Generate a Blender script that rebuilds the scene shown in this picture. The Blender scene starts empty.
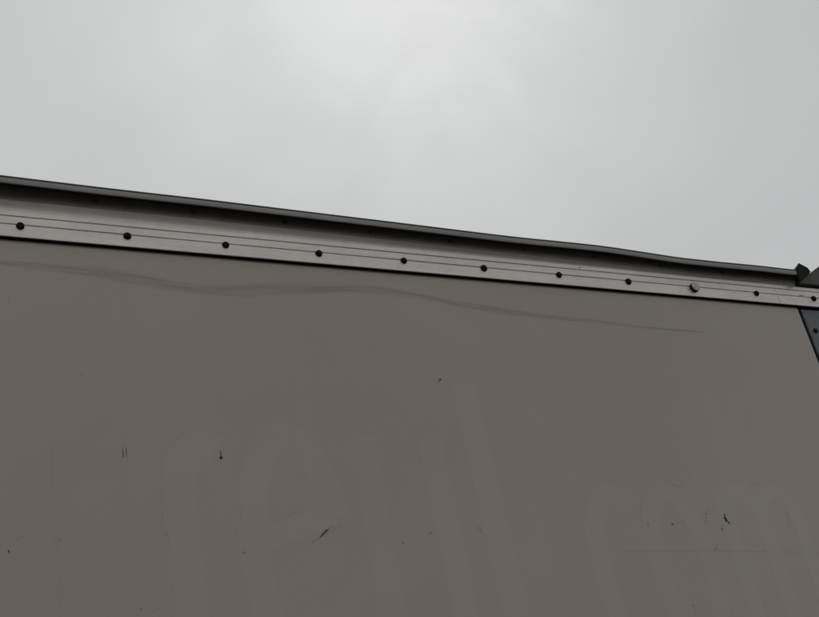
import bpy, bmesh, math, random
from mathutils import Vector, Matrix
random.seed(7)
S = bpy.context.scene
COL = S.collection
ZB = 3.239                      # height of the rivet line of the top rail

# ---------------------------------------------------------------- camera
cam = bpy.data.cameras.new('camera'); co = bpy.data.objects.new('camera', cam); COL.objects.link(co)
rgt = Vector((0.89260215, -0.41418636, -0.178076)); up = Vector((-0.06389755, -0.50721603, 0.85944692)); fwd = Vector((0.44629419, 0.75576555, 0.47920762))
co.matrix_world = Matrix(((rgt.x, up.x, -fwd.x, -0.3999), (rgt.y, up.y, -fwd.y, -2.3484), (rgt.z, up.z, -fwd.z, 1.600), (0, 0, 0, 1)))
cam.sensor_width = 36; cam.lens = 1176.96 / 819 * 36; cam.clip_end = 6000; cam.clip_start = 0.05
S.camera = co

# ---------------------------------------------------------------- sky, sun, exposure
SUN = Vector((0.4246, 0.6043, 0.715)).normalized()
el = math.asin(SUN.z); az = math.atan2(SUN.x, SUN.y)
W = bpy.data.worlds.new('World'); S.world = W; W.use_nodes = True
nt = W.node_tree; nt.nodes.clear()
def N(t, kind, **kw):
    n = t.nodes.new(kind)
    for k, v in kw.items(): setattr(n, k, v)
    return n
def L(t, a, b): t.links.new(a, b)
def M(t, op, a, b=None, clamp=False):
    n = t.nodes.new('ShaderNodeMath'); n.operation = op; n.use_clamp = clamp
    for i, v in enumerate((a, b)):
        if v is None: continue
        if isinstance(v, (int, float)): n.inputs[i].default_value = v
        else: t.links.new(v, n.inputs[i])
    return n.outputs[0]
out = N(nt, 'ShaderNodeOutputWorld'); bg = N(nt, 'ShaderNodeBackground'); bg.inputs[1].default_value = 0.1
sky = N(nt, 'ShaderNodeTexSky', sky_type='NISHITA'); sky.sun_disc = False; sky.sun_elevation = el; sky.sun_rotation = az
tc = N(nt, 'ShaderNodeTexCoord')
dot = N(nt, 'ShaderNodeVectorMath', operation='DOT_PRODUCT'); L(nt, tc.outputs['Generated'], dot.inputs[0]); dot.inputs[1].default_value = SUN
d0 = M(nt, 'MAXIMUM', dot.outputs['Value'], 0.0)
n2 = N(nt, 'ShaderNodeTexNoise'); n2.inputs['Scale'].default_value = 7.5; n2.inputs['Detail'].default_value = 4; n2.inputs['Roughness'].default_value = .45; n2.inputs['Distortion'].default_value = .8
L(nt, tc.outputs['Generated'], n2.inputs['Vector'])
sep = N(nt, 'ShaderNodeSeparateXYZ'); L(nt, tc.outputs['Generated'], sep.inputs[0])
glow = M(nt, 'MULTIPLY', M(nt, 'POWER', d0, 75.0), M(nt, 'MULTIPLY', n2.outputs['Fac'], 3.0))              # thin cloud in front of the sun
wide = M(nt, 'MULTIPLY', M(nt, 'POWER', d0, 6.0), 0.75)
n1 = N(nt, 'ShaderNodeTexNoise'); n1.inputs['Scale'].default_value = 3.2; n1.inputs['Detail'].default_value = 5; n1.inputs['Roughness'].default_value = .45; n1.inputs['Distortion'].default_value = .6
L(nt, tc.outputs['Generated'], n1.inputs['Vector'])
cl = M(nt, 'MULTIPLY', M(nt, 'SUBTRACT', n1.outputs['Fac'], .5), 2.0)
lum = M(nt, 'ADD', M(nt, 'ADD', M(nt, 'ADD', glow, wide), cl), M(nt, 'ADD', M(nt, 'MULTIPLY', sep.outputs[2], 1.5), 4.15))
cc = N(nt, 'ShaderNodeCombineColor'); 
L(nt, M(nt, 'MULTIPLY', lum, 0.985), cc.inputs[0]); L(nt, lum, cc.inputs[1]); L(nt, lum, cc.inputs[2])
mx = N(nt, 'ShaderNodeMix', data_type='RGBA'); mx.inputs['Factor'].default_value = 0.97
L(nt, sky.outputs[0], mx.inputs['A']); L(nt, cc.outputs[0], mx.inputs['B'])
L(nt, mx.outputs['Result'], bg.inputs[0]); L(nt, bg.outputs[0], out.inputs[0])
sl = bpy.data.lights.new('sun', 'SUN'); sl.energy = 0.6; sl.angle = math.radians(25); sl.color = (1, .97, .93)
so = bpy.data.objects.new('sun', sl); COL.objects.link(so); so.rotation_euler = SUN.to_track_quat('Z', 'Y').to_euler(); so.location = SUN * 40
S.view_settings.view_transform = 'Standard'; S.view_settings.look = 'None'; S.view_settings.exposure = 0; S.view_settings.gamma = 1

# ---------------------------------------------------------------- materials
def mat(name, col, rough=.5, metal=0., spec=.5):
    m = bpy.data.materials.new(name); m.use_nodes = True; t = m.node_tree
    b = t.nodes['Principled BSDF']
    b.inputs['Base Color'].default_value = (*col, 1); b.inputs['Roughness'].default_value = rough; b.inputs['Metallic'].default_value = metal
    b.inputs['Specular IOR Level'].default_value = spec
    return m, t, b
def noise(t, scale, detail=4, rough=.55, stretch=None, dist=0.):
    n = N(t, 'ShaderNodeTexNoise'); n.inputs['Scale'].default_value = scale; n.inputs['Detail'].default_value = detail; n.inputs['Roughness'].default_value = rough; n.inputs['Distortion'].default_value = dist
    c = N(t, 'ShaderNodeTexCoord')
    if stretch:
        mp = N(t, 'ShaderNodeMapping'); mp.inputs['Scale'].default_value = stretch; L(t, c.outputs['Object'], mp.inputs[0]); L(t, mp.outputs[0], n.inputs['Vector'])
    else: L(t, c.outputs['Object'], n.inputs['Vector'])
    return n.outputs['Fac']
def vary(t, b, base, *terms):
    """base colour times (1 + sum of amount*(noise-.5)*2)"""
    f = None
    for fac, amt in terms:
        v = M(t, 'MULTIPLY', M(t, 'SUBTRACT', fac, .5), 2 * amt)
        f = v if f is None else M(t, 'ADD', f, v)
    f = M(t, 'ADD', f, 1.0)
    vm = N(t, 'ShaderNodeVectorMath', operation='SCALE'); vm.inputs[0].default_value = base; L(t, f, vm.inputs['Scale'])
    L(t, vm.outputs[0], b.inputs['Base Color']); return vm.outputs[0]
def bump(t, b, fac, dist, strength=1.):
    n = N(t, 'ShaderNodeBump'); n.inputs['Distance'].default_value = dist; n.inputs['Strength'].default_value = strength
    L(t, fac, n.inputs['Height']); L(t, n.outputs[0], b.inputs['Normal'])

PANEL = (.416, .355, .304)
STREAK = [(-0.043, -0.0979, 0.0068), (0.182, -0.105, 0.0146), (0.301, -0.1189, 0.0157), (0.43, -0.1306, 0.013), (0.552, -0.1226, 0.017), (0.687, -0.1076, 0.0152), (0.829, -0.0942, 0.014), (0.974, -0.0969, 0.0103), (1.122, -0.1143, 0.0081), (1.276, -0.1291, 0.0105), (1.439, -0.1376, 0.0067), (1.61, -0.142, 0.0055), (1.751, -0.149, 0.0042), (1.955, -0.1528, 0.0027)]
def panel_nodes(m, t, b, base, streak=True):
    col = vary(t, b, base, (noise(t, 1.1, 3, .5), .10), (noise(t, 6, 5, .6), .035), (noise(t, 160, 3, .7), .02), (noise(t, 60, 3, .6, (1, 1, .04)), .008))
    bump(t, b, noise(t, 2.2, 2, .4), .014, .3)
    if not streak: return
    c = N(t, 'ShaderNodeTexCoord'); s = N(t, 'ShaderNodeSeparateXYZ'); L(t, c.outputs['Object'], s.inputs[0])
    x = M(t, 'DIVIDE', M(t, 'ADD', s.outputs[0], .3), 2.4)
    r = N(t, 'ShaderNodeValToRGB'); cr = r.color_ramp; cr.interpolation = 'EASE'
    pts = [(-.28, -.092, .004)] + STREAK + [(2.0, -.1535, .0005)]
    while len(cr.elements) < len(pts): cr.elements.new(.5)
    for e, (px, pz, ph) in zip(cr.elements, pts):
        e.position = (px + .3) / 2.4; e.color = (-pz * 4, ph * 40, 0, 1)
    cr.interpolation = 'CARDINAL'
    L(t, x, r.inputs[0]); sc = N(t, 'ShaderNodeSeparateColor'); L(t, r.outputs[0], sc.inputs[0])
    zc = M(t, 'MULTIPLY', sc.outputs[0], -.25); hw = M(t, 'MAXIMUM', M(t, 'DIVIDE', sc.outputs[1], 40), .0012)
    dz = M(t, 'SUBTRACT', M(t, 'SUBTRACT', s.outputs[2], ZB), zc)
    ratio = M(t, 'DIVIDE', M(t, 'ABSOLUTE', dz), hw)
    mr = N(t, 'ShaderNodeMapRange', interpolation_type='SMOOTHSTEP'); L(t, ratio, mr.inputs[0]); mr.inputs[1].default_value = .45; mr.inputs[2].default_value = 1.5; mr.inputs[3].default_value = 1; mr.inputs[4].default_value = 0
    # wiped strokes that run along the smear
    cv = N(t, 'ShaderNodeCombineXYZ'); L(t, M(t, 'MULTIPLY', s.outputs[0], 4.5), cv.inputs[0]); L(t, M(t, 'MULTIPLY', dz, 560), cv.inputs[2])
    nn = N(t, 'ShaderNodeTexNoise'); nn.inputs['Scale'].default_value = 1; nn.inputs['Detail'].default_value = 3; L(t, cv.outputs[0], nn.inputs['Vector'])
    st = M(t, 'ADD', M(t, 'MULTIPLY', M(t, 'SUBTRACT', nn.outputs['Fac'], .36), 3.2, True), .12, True)
    live = M(t, 'MULTIPLY', M(t, 'LESS_THAN', x, .957), M(t, 'GREATER_THAN', x, .01))
    k = M(t, 'MULTIPLY', M(t, 'MULTIPLY', mr.outputs[0], st), M(t, 'MULTIPLY', live, .60))
    mix = N(t, 'ShaderNodeMix', data_type='RGBA'); L(t, k, mix.inputs['Factor']); L(t, col, mix.inputs['A']); mix.inputs['B'].default_value = (.14, .112, .095, 1)
    L(t, mix.outputs['Result'], b.inputs['Base Color'])
m_panel, t, b = mat('panel_paint', PANEL, .2, 0, .85); panel_nodes(m_panel, t, b, PANEL)
m_letter, t, b = mat('letter_ghost', PANEL, .2, 0, .85); panel_nodes(m_letter, t, b, (.425, .367, .315), False)

def flecked(name, col, amount, scale=30):
    m, t, b = mat(name, PANEL, .2, 0, .85)
    f = noise(t, scale, 5, .65)
    r = N(t, 'ShaderNodeValToRGB'); r.color_ramp.elements[0].position = .46; r.color_ramp.elements[1].position = .72
    r.color_ramp.elements[0].color = (*PANEL, 1)
    r.color_ramp.elements[1].color = (*[p * (1 - amount) + c * amount for p, c in zip(PANEL, col)], 1)
    L(t, f, r.inputs[0]); L(t, r.outputs[0], b.inputs['Base Color'])
    return m
m_trace = flecked('residue_line', (.10, .09, .08), .10, 45)
m_hair = flecked('hairline', (.10, .09, .08), .055, 14)
m_faint = flecked('faint_scuff', (.06, .055, .05), .75, 120)
m_scuff, t, b = mat('grey_scuff', (.09, .082, .073), .7)
m_chip, t, b = mat('bare_chip', (.012, .011, .010), .8)

m_alu, t, b = mat('rail_aluminium', (.5, .49, .475), .42, .6, .5)
vary(t, b, (.69, .66, .618), (noise(t, 55, 5, .7, (.05, 1, 1)), .22), (noise(t, 3, 4, .6), .12), (noise(t, 160, 3, .7, (.25, 1, 1)), .16), (noise(t, 26, 5, .7), .10))
bump(t, b, noise(t, 220, 3, .6, (.02, 1, 1)), .0006, .4)
m_lip, t, b = mat('lip_aluminium', (.2, .2, .2), .5, .2, .4)
vary(t, b, (.30, .294, .286), (noise(t, 60, 5, .7, (.05, 1, 1)), .3), (noise(t, 5, 4, .6, (.6, 1, 1)), .16))
m_under, t, b = mat('underside_shade', (.03, .028, .026), .9, 0, .15)  # near-black base colour carries the shade of the recess under the lip
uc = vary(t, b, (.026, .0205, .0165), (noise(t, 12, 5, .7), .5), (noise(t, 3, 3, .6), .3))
at = N(t, 'ShaderNodeAttribute', attribute_name='shade_fade'); dm = N(t, 'ShaderNodeMix', data_type='RGBA')      # painted shade fades out to grey towards the seam
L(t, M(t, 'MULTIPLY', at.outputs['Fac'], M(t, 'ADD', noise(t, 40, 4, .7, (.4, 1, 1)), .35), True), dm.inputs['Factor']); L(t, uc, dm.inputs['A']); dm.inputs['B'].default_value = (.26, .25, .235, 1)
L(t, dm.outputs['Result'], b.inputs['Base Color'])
m_roof, t, b = mat('roof_sheet', (.06, .06, .06), .6)
vary(t, b, (.09, .089, .088), (noise(t, 9, 5, .7), .3))
m_post, t, b = mat('galvanised_post', (.15, .18, .19), .5, .3)
vary(t, b, (.130, .152, .163), (noise(t, 14, 5, .7), .28), (noise(t, 70, 4, .7), .15))
m_cap, t, b = mat('cap_metal', (.1, .1, .095), .6, .2)
vary(t, b, (.125, .121, .115), (noise(t, 25, 5, .7), .25))
m_black, t, b = mat('black_rubber', (.008, .008, .008), .75, 0, .2)
m_seal, t, b = mat('black_sealant', (.006, .006, .006), .9, 0, .1)
m_button, t, b = mat('dull_button', (.3, .29, .27), .6, .3)
vary(t, b, (.55, .53, .5), (noise(t, 120, 5, .7), .35))
m_steel, t, b = mat('chassis_steel', (.03, .03, .032), .6)
m_tyre, t, b = mat('tyre_rubber', (.02, .02, .02), .85)
m_ground, t, b = mat('asphalt', (.06, .058, .055), .9, 0, .3)
vary(t, b, (.062, .060, .057), (noise(t, .35, 5, .6), .25), (noise(t, 70, 4, .7), .35)); bump(t, b, noise(t, 120, 4, .7), .01, .6)

# ---------------------------------------------------------------- helpers
def obj(name, bm, m, parent=None, smooth=False):
    bmesh.ops.recalc_face_normals(bm, faces=bm.faces)
    me = bpy.data.meshes.new(name); bm.to_mesh(me); bm.free(); me.materials.append(m)
    if smooth:
        for p in me.polygons: p.use_smooth = True
    o = bpy.data.objects.new(name, me); COL.objects.link(o); o.parent = parent
    return o
def box(x0, x1, y0, y1, z0, z1, bev=0, bm=None):
    bm = bm or bmesh.new()
    r = bmesh.ops.create_cube(bm, size=1, matrix=Matrix.Translation(((x0+x1)/2, (y0+y1)/2, (z0+z1)/2)) @ Matrix.Diagonal((x1-x0, y1-y0, z1-z0, 1)))
    if bev:
        bmesh.ops.bevel(bm, geom=list({e for v in r['verts'] for e in v.link_edges}), offset=bev, segments=2, profile=.5, affect='EDGES')
    return bm
def sweep(prof, xs, f=None):
    """closed (outward, z) profile extruded along x; f(x) -> z shift"""
    bm = bmesh.new(); rings = []
    for x in xs:
        dz = f(x) if f else 0
        rings.append([bm.verts.new((x, -d, ZB + z + dz)) for d, z in prof])
    n = len(prof)
    for a, c in zip(rings, rings[1:]):
        for i in range(n): bm.faces.new((a[i], a[(i+1) % n], c[(i+1) % n], c[i]))
    bm.faces.new(rings[0]); bm.faces.new(rings[-1])
    return bm
def interp(pts, x):
    if x <= pts[0][0]: return pts[0][1]
    for (a, va), (c, vc) in zip(pts, pts[1:]):
        if x <= c: return va + (vc - va) * (x - a) / (c - a)
    return pts[-1][1]
def smooth_interp(pts, x, w=.06): return sum(interp(pts, x + k * w) for k in (-1, -.5, 0, .5, 1)) / 5
def dup(o, loc, parent=None):
    c = o.copy(); COL.objects.link(c); c.location = loc; c.parent = parent or o.parent; return c
def lathe(prof, seg, axis='Y', bm=None):
    """(radius, outward) profile round the -y axis"""
    bm = bm or bmesh.new(); rings = []
    for r, h in prof:
        rings.append([bm.verts.new((r * math.cos(2*math.pi*k/seg), -h, r * math.sin(2*math.pi*k/seg))) for k in range(seg)])
    for a, c in zip(rings, rings[1:]):
        for k in range(seg): bm.faces.new((a[k], a[(k+1) % seg], c[(k+1) % seg], c[k]))
    bm.faces.new(rings[0]); bm.faces.new(rings[-1])
    return bm

# ---------------------------------------------------------------- ground
bm = bmesh.new(); bmesh.ops.create_grid(bm, x_segments=40, y_segments=40, size=2500)
g = obj('ground', bm, m_ground); g['kind'] = 'structure'

# ---------------------------------------------------------------- the trailer
X0, X1, YW = -6.5, 2.70, 2.44                     # rear, front, width
T = bpy.data.objects.new('box_trailer', None); COL.objects.link(T)
T['label'] = 'grey box trailer with riveted aluminium top rail and faded lettering on its side'; T['category'] = 'trailer'
PY = .011                                          # panel face, set back behind the rail
XE = 2.421                                         # front end of the side panel
panel = obj('side_panel', box(X0 + .1, XE, PY, PY + .03, 1.02, ZB - .012), m_panel, T)
panel['label'] = 'scuffed beige grey side panel with ghost letters and a long smear'

# top rail: face with two shallow grooves, bottom edge proud of the panel
def rail_profile():
    p = [(-.04, -.031), (-.0005, -.031), (0, -.0295)]
    for gz in (.0035, .0265):
        p += [(0, gz - .0019), (-.003, gz - .0012), (-.003, gz + .0012), (0, gz + .0019)]
    p += [(0, .0405), (-.04, .0405)]
    return p
rail = obj('top_rail', sweep(rail_profile(), [X0, 2.3415]), m_alu, T)
rail2 = obj('top_rail', sweep(rail_profile(), [2.3425, X1]), m_alu, T)
seal = obj('sealant_strip', box(X0 + .1, X1 - .003, .0035, .02, ZB - .0338, ZB - .0315), m_seal, T)
rv = obj('rivet', lathe([(.0098, -.001), (.0098, .0018), (.0088, .0045), (.006, .0062), (.0022, .0068)], 16), m_black, rail, True)
first = True
k = -25
while k * .25 < X1:
    x = k * .25
    if k != 8:
        loc = (x + random.uniform(-.0025, .0025), 0, ZB + random.uniform(-.0012, .0012)); par = rail if x < 2.34 else rail2
        if first: rv.location = loc; first = False
        else:
            c = dup(rv, loc, par); s_ = random.uniform(.93, 1.07); c.scale = (s_, 1, s_)
    k += 1
bt = obj('bolt', lathe([(.0155, -.001), (.0155, .0085), (.0148, .0096)], 24), m_black, rail); bt.location = (1.9995, 0, ZB - .001)
bt['label'] = 'large dull round button bolt, the only one in the rivet row'
bh = obj('bolt_face', lathe([(.0150, .0090), (.0152, .0098), (.0144, .0110), (.009, .0118)], 24), m_button, bt)

# drip edge: bent lip that overhangs the rail, sagging and kinked along its length
ZU = [(-6.5, .108), (-2, .104), (-.6, .101), (-.047, .0992), (.185, .0955), (.446, .0940), (.702, .0900), (1.005, .0855), (1.31, .0802), (1.41, .0798), (1.49, .0808), (1.62, .0812), (1.70, .0798), (1.80, .0750), (1.95, .0678), (2.11, .0672), (2.28, .0690), (2.40, .0675), (2.47, .0690)]
zu = lambda x: smooth_interp(ZU, x, .03)
xs = [X0 + .05 * i for i in range(int((2.0 - X0) / .05))]; xs = [x for x in xs if x < -.3] + [-.3 + .02 * i for i in range(int(2.74 / .02) + 1)]
XL = xs[-1]
# inner edge of the shade-coloured underside (height above the rivet line); the aluminium cove runs from the rail face up to it
ZI = [(-6.5, .0660), (-.05, .0645), (.45, .0640), (1.0, .0585), (1.66, .0535), (2.04, .0480), (2.47, .0470)]
zi = lambda x: smooth_interp(ZI, x, .05)
def sweep_morph(name, prof, m, parent):
    bm = bmesh.new(); rings = []; lay = bm.loops.layers.float_color.new('shade_fade')
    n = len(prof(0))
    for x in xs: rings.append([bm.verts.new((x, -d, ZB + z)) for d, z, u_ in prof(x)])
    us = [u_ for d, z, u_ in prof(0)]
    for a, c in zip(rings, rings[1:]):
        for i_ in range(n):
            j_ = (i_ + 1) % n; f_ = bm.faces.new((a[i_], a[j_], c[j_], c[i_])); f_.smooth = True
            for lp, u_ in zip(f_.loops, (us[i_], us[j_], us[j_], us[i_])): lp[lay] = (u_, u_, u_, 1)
    bm.faces.new(rings[0]); bm.faces.new(rings[-1])
    bm.normal_update()
    for e_ in bm.edges:
        if e_.calc_face_angle(0) > .6: e_.smooth = False
    return obj(name, bm, m, parent)
def cove_prof(x):
    z1 = zi(x) + .0015; p = []
    for i_ in range(7):
        u_ = i_ / 6; p.append((.0106 * u_ ** 1.5, .0407 + (z1 - .0407) * u_, 0))
    return p + [(-.03, z1, 0), (-.03, .0407, 0)]
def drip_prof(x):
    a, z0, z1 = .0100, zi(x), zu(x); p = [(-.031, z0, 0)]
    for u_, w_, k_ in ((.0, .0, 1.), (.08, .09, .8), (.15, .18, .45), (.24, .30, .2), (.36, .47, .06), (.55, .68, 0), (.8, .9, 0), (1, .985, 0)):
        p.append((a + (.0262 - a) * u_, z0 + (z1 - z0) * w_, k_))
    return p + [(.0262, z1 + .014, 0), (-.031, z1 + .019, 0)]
cove = sweep_morph('cove', cove_prof, m_alu, T)
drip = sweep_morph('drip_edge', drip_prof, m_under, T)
drip['label'] = 'overhanging drip edge with recess shade coloured into its underside'
lip = obj('lip', sweep([(.0265, -.0012), (.0292, -.0018), (.0306, -.0006), (.0314, .004), (.0316, .0095), (.0308, .0138), (.0265, .0142)], xs, zu), m_lip, drip, False)
roof = obj('roof', None or sweep([(.0268, .0145), (.0308, .0145), (.0318, .0155), (.0318, .0184), (.0300, .0196), (-.05, .03), (-YW/2, .05), (-YW, .028), (-YW, .0208), (-.05, .0208), (.0268, .0170)], xs, zu), m_roof, T)
rd = obj('rivet', lathe([(.0085, -.004), (.0085, .0004), (.0065, .0012), (.002, .0016)], 12), m_black, drip, True)
first = True
for k in range(-20, 10):
    x = .175 + .2435 * k
    if x > 2.3: continue
    o = rd if first else dup(rd, (0, 0, 0), drip); first = False
    o.location = (x, -.0185, ZB + zi(x) + (zu(x) - zi(x)) * .66); o.rotation_euler = (math.radians(28), 0, 0)

# torn, turned-up end of the lip
bm = bmesh.new()
P = [(2.426, -.0300, .0620), (2.4310, -.0310, .0450), (2.4680, -.0310, .0660), (2.4985, -.0300, .0850), (2.4900, -.0290, .1000), (2.4640, -.0310, .1150), (2.4560, -.0330, .1140), (2.4440, -.0335, .1020), (2.4300, -.0330, .0880)]
fr = [bm.verts.new((x, y - .0025 * math.sin(i * 2.1), ZB + z)) for i, (x, y, z) in enumerate(P)]
bk = [bm.verts.new((x + .006, .004, ZB + z - .004)) for x, y, z in P]
bm.faces.new(fr); bm.faces.new(bk)
for i in range(len(P)): bm.faces.new((fr[i], fr[(i+1) % len(P)], bk[(i+1) % len(P)], bk[i]))
e1 = obj('torn_end', bm, m_black, drip); e1['label'] = 'torn black end of the drip edge'

# front corner cap rising past the roof line
bm = bmesh.new()
C2 = [(2.4440, .0480), (2.4590, .0600), (2.640, .165), (X1 + .02, .172), (X1 + .02, .0480)]
fr = [bm.verts.new((x, -.012 - .22 * max(0, z - .048) , ZB + z)) for x, z in C2]
bk = [bm.verts.new((x, .12, ZB + z)) for x, z in C2]
bm.faces.new(fr); bm.faces.new(bk)
for i in range(len(C2)): bm.faces.new((fr[i], fr[(i+1) % 5], bk[(i+1) % 5], bk[i]))
bmesh.ops.bevel(bm, geom=bm.edges[:], offset=.0015, segments=1, affect='EDGES')
cap = obj('corner_cap', bm, m_cap, T)

# corner post, black joint beside it
joint = obj('joint_seal', box(XE + .0005, XE + .0135, PY + .006, PY + .03, 1.02, ZB - .033), m_seal, T)
post = obj('corner_post', box(XE + .014, X1, PY - .001, PY + .05, 1.0, ZB - .0385, .002), m_post, T)
rp = None
for i in range(9):
    loc = (XE + .0405, PY - .001, ZB - .118 - .25 * i)
    if rp is None: rp = obj('rivet', lathe([(.0085, -.001), (.0085, .0018), (.006, .0055), (.002, .0062)], 14), m_black, post, True); rp.location = loc
    else: dup(rp, loc, post)

# rest of the body
obj('rear_frame', box(X0, X0 + .099, PY - .002, YW - PY, 1.0, ZB + .03, .004), m_post, T)
obj('side_panel', box(X0 + .1, XE, YW - .041, YW - .011, 1.02, ZB + .02), m_panel, T)
obj('front_wall', box(X1 - .03, X1 + .01, .062, YW - .012, 1.0, ZB + .05, .003), m_panel, T)
obj('corner_post', box(XE + .014, X1 - .031, YW - .06, YW - .01, 1.0, ZB + .02, .002), m_post, T)
obj('floor', box(X0 + .1, X1 - .035, .045, YW - .045, 1.03, 1.10), m_steel, T)
obj('bottom_rail', box(X0 + .1, X1 - .001, -.004, .05, .90, 1.018, .004), m_alu, T)
obj('bottom_rail', box(X0 + .1, X1 - .001, YW - .05, YW + .004, .90, 1.018, .004), m_alu, T)
for y in (.75, 1.62): obj('chassis_beam', box(X0 + .2, X1 - .3, y, y + .08, .72, 1.028), m_steel, T)
for x in (-6.0, -4.6, -3.2, -1.8, -.4, 1.0, 2.2): obj('cross_beam', box(x, x + .06, .051, YW - .051, .93, 1.029), m_steel, T)
def wheel(x, y, s):
    hub = obj('wheel', lathe([(.05, .0), (.09, .03), (.09, .09), (.12, .1)], 20), m_post, T); hub.location = (x, y, .48); hub.rotation_euler = (0, 0, 0 if s < 0 else math.pi)
    bm = lathe([(.28, -.12), (.40, -.13), (.46, -.11), (.48, -.07), (.48, .07), (.46, .11), (.40, .13), (.28, .12)], 40); obj('tyre', bm, m_tyre, hub, False)
    bm = lathe([(.278, -.1), (.278, .1), (.25, .1), (.22, .02), (.12, .0), (.12, -.1)], 32); obj('rim', bm, m_post, hub)
for x in (-5.2, -4.1):
    wheel(x, .25, -1); wheel(x, YW - .25, 1)
    obj('axle', box(x - .05, x + .05, .26, YW - .26, .42, .54, .02), m_steel, T)
    for y in (.74, 1.61): obj('spring_hanger', box(x - .12, x + .12, y, y + .1, .535, .73, .01), m_steel, T)
for y in (.55, YW - .67):
    lg = obj('landing_leg', box(1.35, 1.47, y, y + .12, .04, .935, .008), m_steel, T)
    obj('foot', box(1.26, 1.56, y - .06, y + .18, 0, .042, .005), m_steel, lg)

# ---------------------------------------------------------------- ghost lettering left on the panel
def ribbon(bm, pts, w, y):
    pts = [Vector((x, z)) for x, z in pts]; a = []; 
    for i, p in enumerate(pts):
        t_ = (pts[min(i+1, len(pts)-1)] - pts[max(i-1, 0)]).normalized(); n_ = Vector((-t_.y, t_.x)) * w / 2
        a.append((bm.verts.new((p.x + n_.x, y, ZB + p.y + n_.y)), bm.verts.new((p.x - n_.x, y, ZB + p.y - n_.y))))
    for (p, q), (r, s) in zip(a, a[1:]): bm.faces.new((p, q, s, r))
def arc(cx, cz, rx, rz, a0, a1, n=18): return [(cx + rx * math.cos(math.radians(a0 + (a1 - a0) * i / n)), cz + rz * math.sin(math.radians(a0 + (a1 - a0) * i / n))) for i in range(n + 1)]
def letter(ch, strokes, w):
    bm = bmesh.new()
    for i, s in enumerate(strokes): ribbon(bm, s, w[i] if isinstance(w, tuple) else w, PY - .0001 - .00006 * i)
    o = obj('letter', bm, m_letter, panel); o['label'] = 'ghost of a removed letter ' + ch
letter('r', [[(.325, -.655), (.327, -1.10)], arc(.393, -.66, .068, .110, 180, 65)], .075)
letter('e', [arc(.588, -.81, .108, .28, -20, 0, 3)[:1] + [], ] and [arc(.588, -.80, .105, .28, 15, 310, 40), [(.51, -.775), (.685, -.715)]], (.07, .055))
letter('u', [[(.792, -.52), (.788, -.92)] + arc(.882, -.93, .094, .17, 180, 330), [(.974, -.52), (.977, -1.10)]], .068)
letter('l', [[(1.106, -.365), (1.112, -1.10)]], .072)
letter('c', [arc(1.475, -.88, .085, .215, 50, 310, 26)], .058)
letter('o', [arc(1.655, -.88, .085, .215, 0, 359, 40)], .058)
letter('m', [[(1.848, -.66), (1.842, -1.10)], arc(1.91, -.78, .064, .11, 170, 0) + [(1.966, -1.10)], arc(2.035, -.78, .066, .11, 165, 0) + [(2.095, -1.10)]], .054)
TR = [[(0.0564, -0.5392), (0.0577, -0.6312), (0.0588, -0.72), (0.0619, -0.8059), (0.066, -0.9134)], [(0.2935, -0.7467), (0.2972, -0.8333), (0.2913, -0.8785), (0.274, -0.9095), (0.2355, -0.9243)], [(0.286, -0.5912), (0.297, -0.5647), (0.3095, -0.55), (0.327, -0.5302), (0.3444, -0.515)], [(0.2855, -0.6549), (0.2845, -0.7239), (0.2908, -0.7802)], [(0.4607, -0.6317), (0.4762, -0.5578), (0.4941, -0.5274), (0.5209, -0.5066)], [(0.46, -0.6797), (0.4625, -0.7386), (0.47, -0.7735)], [(0.4826, -0.7646), (0.4959, -0.7509), (0.5099, -0.7325)], [(0.5304, -0.7376), (0.5608, -0.7239), (0.5975, -0.7028)], [(0.6303, -0.7775), (0.6675, -0.7594), (0.7003, -0.7407)], [(1.549, -0.7457), (1.5744, -0.69), (1.6135, -0.6532), (1.6681, -0.6419), (1.722, -0.6537)], [(1.9152, -0.6932), (1.9566, -0.6546), (2.0047, -0.6457), (2.053, -0.6642), (2.0708, -0.7098), (2.0567, -0.784)], [(1.458, -0.8277), (1.6831, -0.8329), (1.9222, -0.8413), (2.1755, -0.8546)], [(-0.0269, -0.7632), (-0.0073, -0.7531), (0.0085, -0.7449)]]
def resample(p, n=6):
    q = [Vector(v) for v in p]; q = [2*q[0]-q[1]] + q + [2*q[-1]-q[-2]]; o = []
    for a, c, d, e in zip(q, q[1:], q[2:], q[3:]):
        for i in range(n):
            t_ = i / n
            v = .5 * (2*c + (d-a)*t_ + (2*a-5*c+4*d-e)*t_*t_ + (3*c-a-3*d+e)*t_**3); o.append((v.x, v.y))
    return o + [p[-1]]
for tr in TR:
    bm = bmesh.new(); ribbon(bm, [(x + random.uniform(-.0005, .0005), z + random.uniform(-.0005, .0005)) for x, z in resample(tr)], .0016 if tr[0][1] == -.8277 else .0024, PY - .00028)
    obj('residue_line', bm, m_hair if tr[0][0] in (.0564, 1.458, 1.549, 1.9152) else m_trace, panel)

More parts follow.
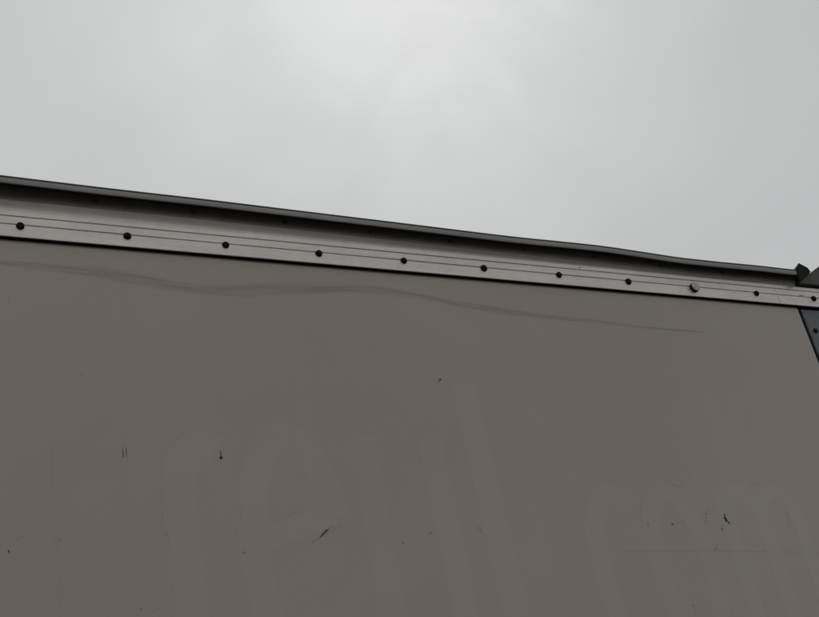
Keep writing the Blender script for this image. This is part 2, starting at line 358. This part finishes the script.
# ---------------------------------------------------------------- chips, scratches and scuffs
def blob(name, x, z, lx, lz, ang, m, parent=panel, n=12):
    bm = bmesh.new(); ca, sa = math.cos(math.radians(ang)), math.sin(math.radians(ang)); vs = []
    for i in range(n):
        a = 2 * math.pi * i / n; r = random.uniform(.65, 1.15); u_, v_ = lx * math.cos(a) * r, lz * math.sin(a) * r
        vs.append(bm.verts.new((x + u_ * ca - v_ * sa, PY - .00036, ZB + z + u_ * sa + v_ * ca)))
    bm.faces.new(vs); return obj(name, bm, m, parent)
blob('paint_chip', 1.0397, -.3528, .0042, .0024, 48, m_chip); blob('paint_chip', 1.034, -.3585, .0024, .0018, 30, m_scuff)
blob('scratch', .2083, -.569, .0012, .013, 3, m_scuff); blob('scratch', .2155, -.566, .0011, .012, 2, m_scuff); blob('scratch', .2090, -.545, .0008, .014, -4, m_faint)
blob('paint_chip', .4292, -.5775, .0038, .0048, 10, m_chip); blob('scratch', .4297, -.567, .0013, .009, 0, m_scuff)
blob('scratch', .652, -.762, .016, .0028, 38, m_scuff); blob('scratch', .671, -.7485, .012, .0016, 40, m_faint); blob('scratch', .626, -.779, .017, .0016, 36, m_faint)
blob('paint_chip', 1.8395, -.7370, .0035, .0045, 0, m_scuff); blob('paint_chip', 1.8384, -.7490, .0045, .0085, 20, m_chip); blob('paint_chip', 1.845, -.758, .0035, .005, 15, m_scuff)
for x, z in [(0.1261, -0.3871), (0.9327, -0.5095), (0.2919, -0.7668), (0.4607, -0.7939), (0.7679, -0.7591), (0.9296, -0.7626), (1.0606, -0.7654), (0.0633, -0.7655), (-0.0224, -0.1961), (-0.0348, -0.7819), (-0.0, -0.7787), (1.6487, -0.753), (1.5674, -0.7681), (1.7714, -0.7523), (1.7825, -0.7325), (1.774, -0.8258), (1.736, -0.8358), (1.8155, -0.7732), (1.8231, -0.9943), (1.6364, -0.9848), (1.6945, -0.7566)]:
    for j in range(random.choice((1, 2, 3))):
        blob('scuff', x + random.uniform(-.006, .006), z + random.uniform(-.011, .011), random.uniform(.002, .0065), random.uniform(.001, .0032), random.choice((20, 35, 90, 80, 45)), m_faint)

def nick(x, z, lx, lz, m, parent):
    bm = bmesh.new(); vs = []
    for i in range(10):
        a = 2 * math.pi * i / 10; r = random.uniform(.6, 1.2); vs.append(bm.verts.new((x + lx * r * math.cos(a), -.0004, ZB + z + lz * r * math.sin(a))))
    bm.faces.new(vs); obj('nick', bm, m, parent)
nick(2.448, .0085, .012, .0016, m_scuff, rail2); nick(1.585, .0345, .004, .0015, m_scuff, rail);

for i in range(14):
    blob('speck', random.uniform(-.05, 2.3), -random.uniform(.2, .95), random.uniform(.0009, .0022), random.uniform(.0008, .0016), random.uniform(0, 180), m_faint if i % 4 else m_scuff, n=7)
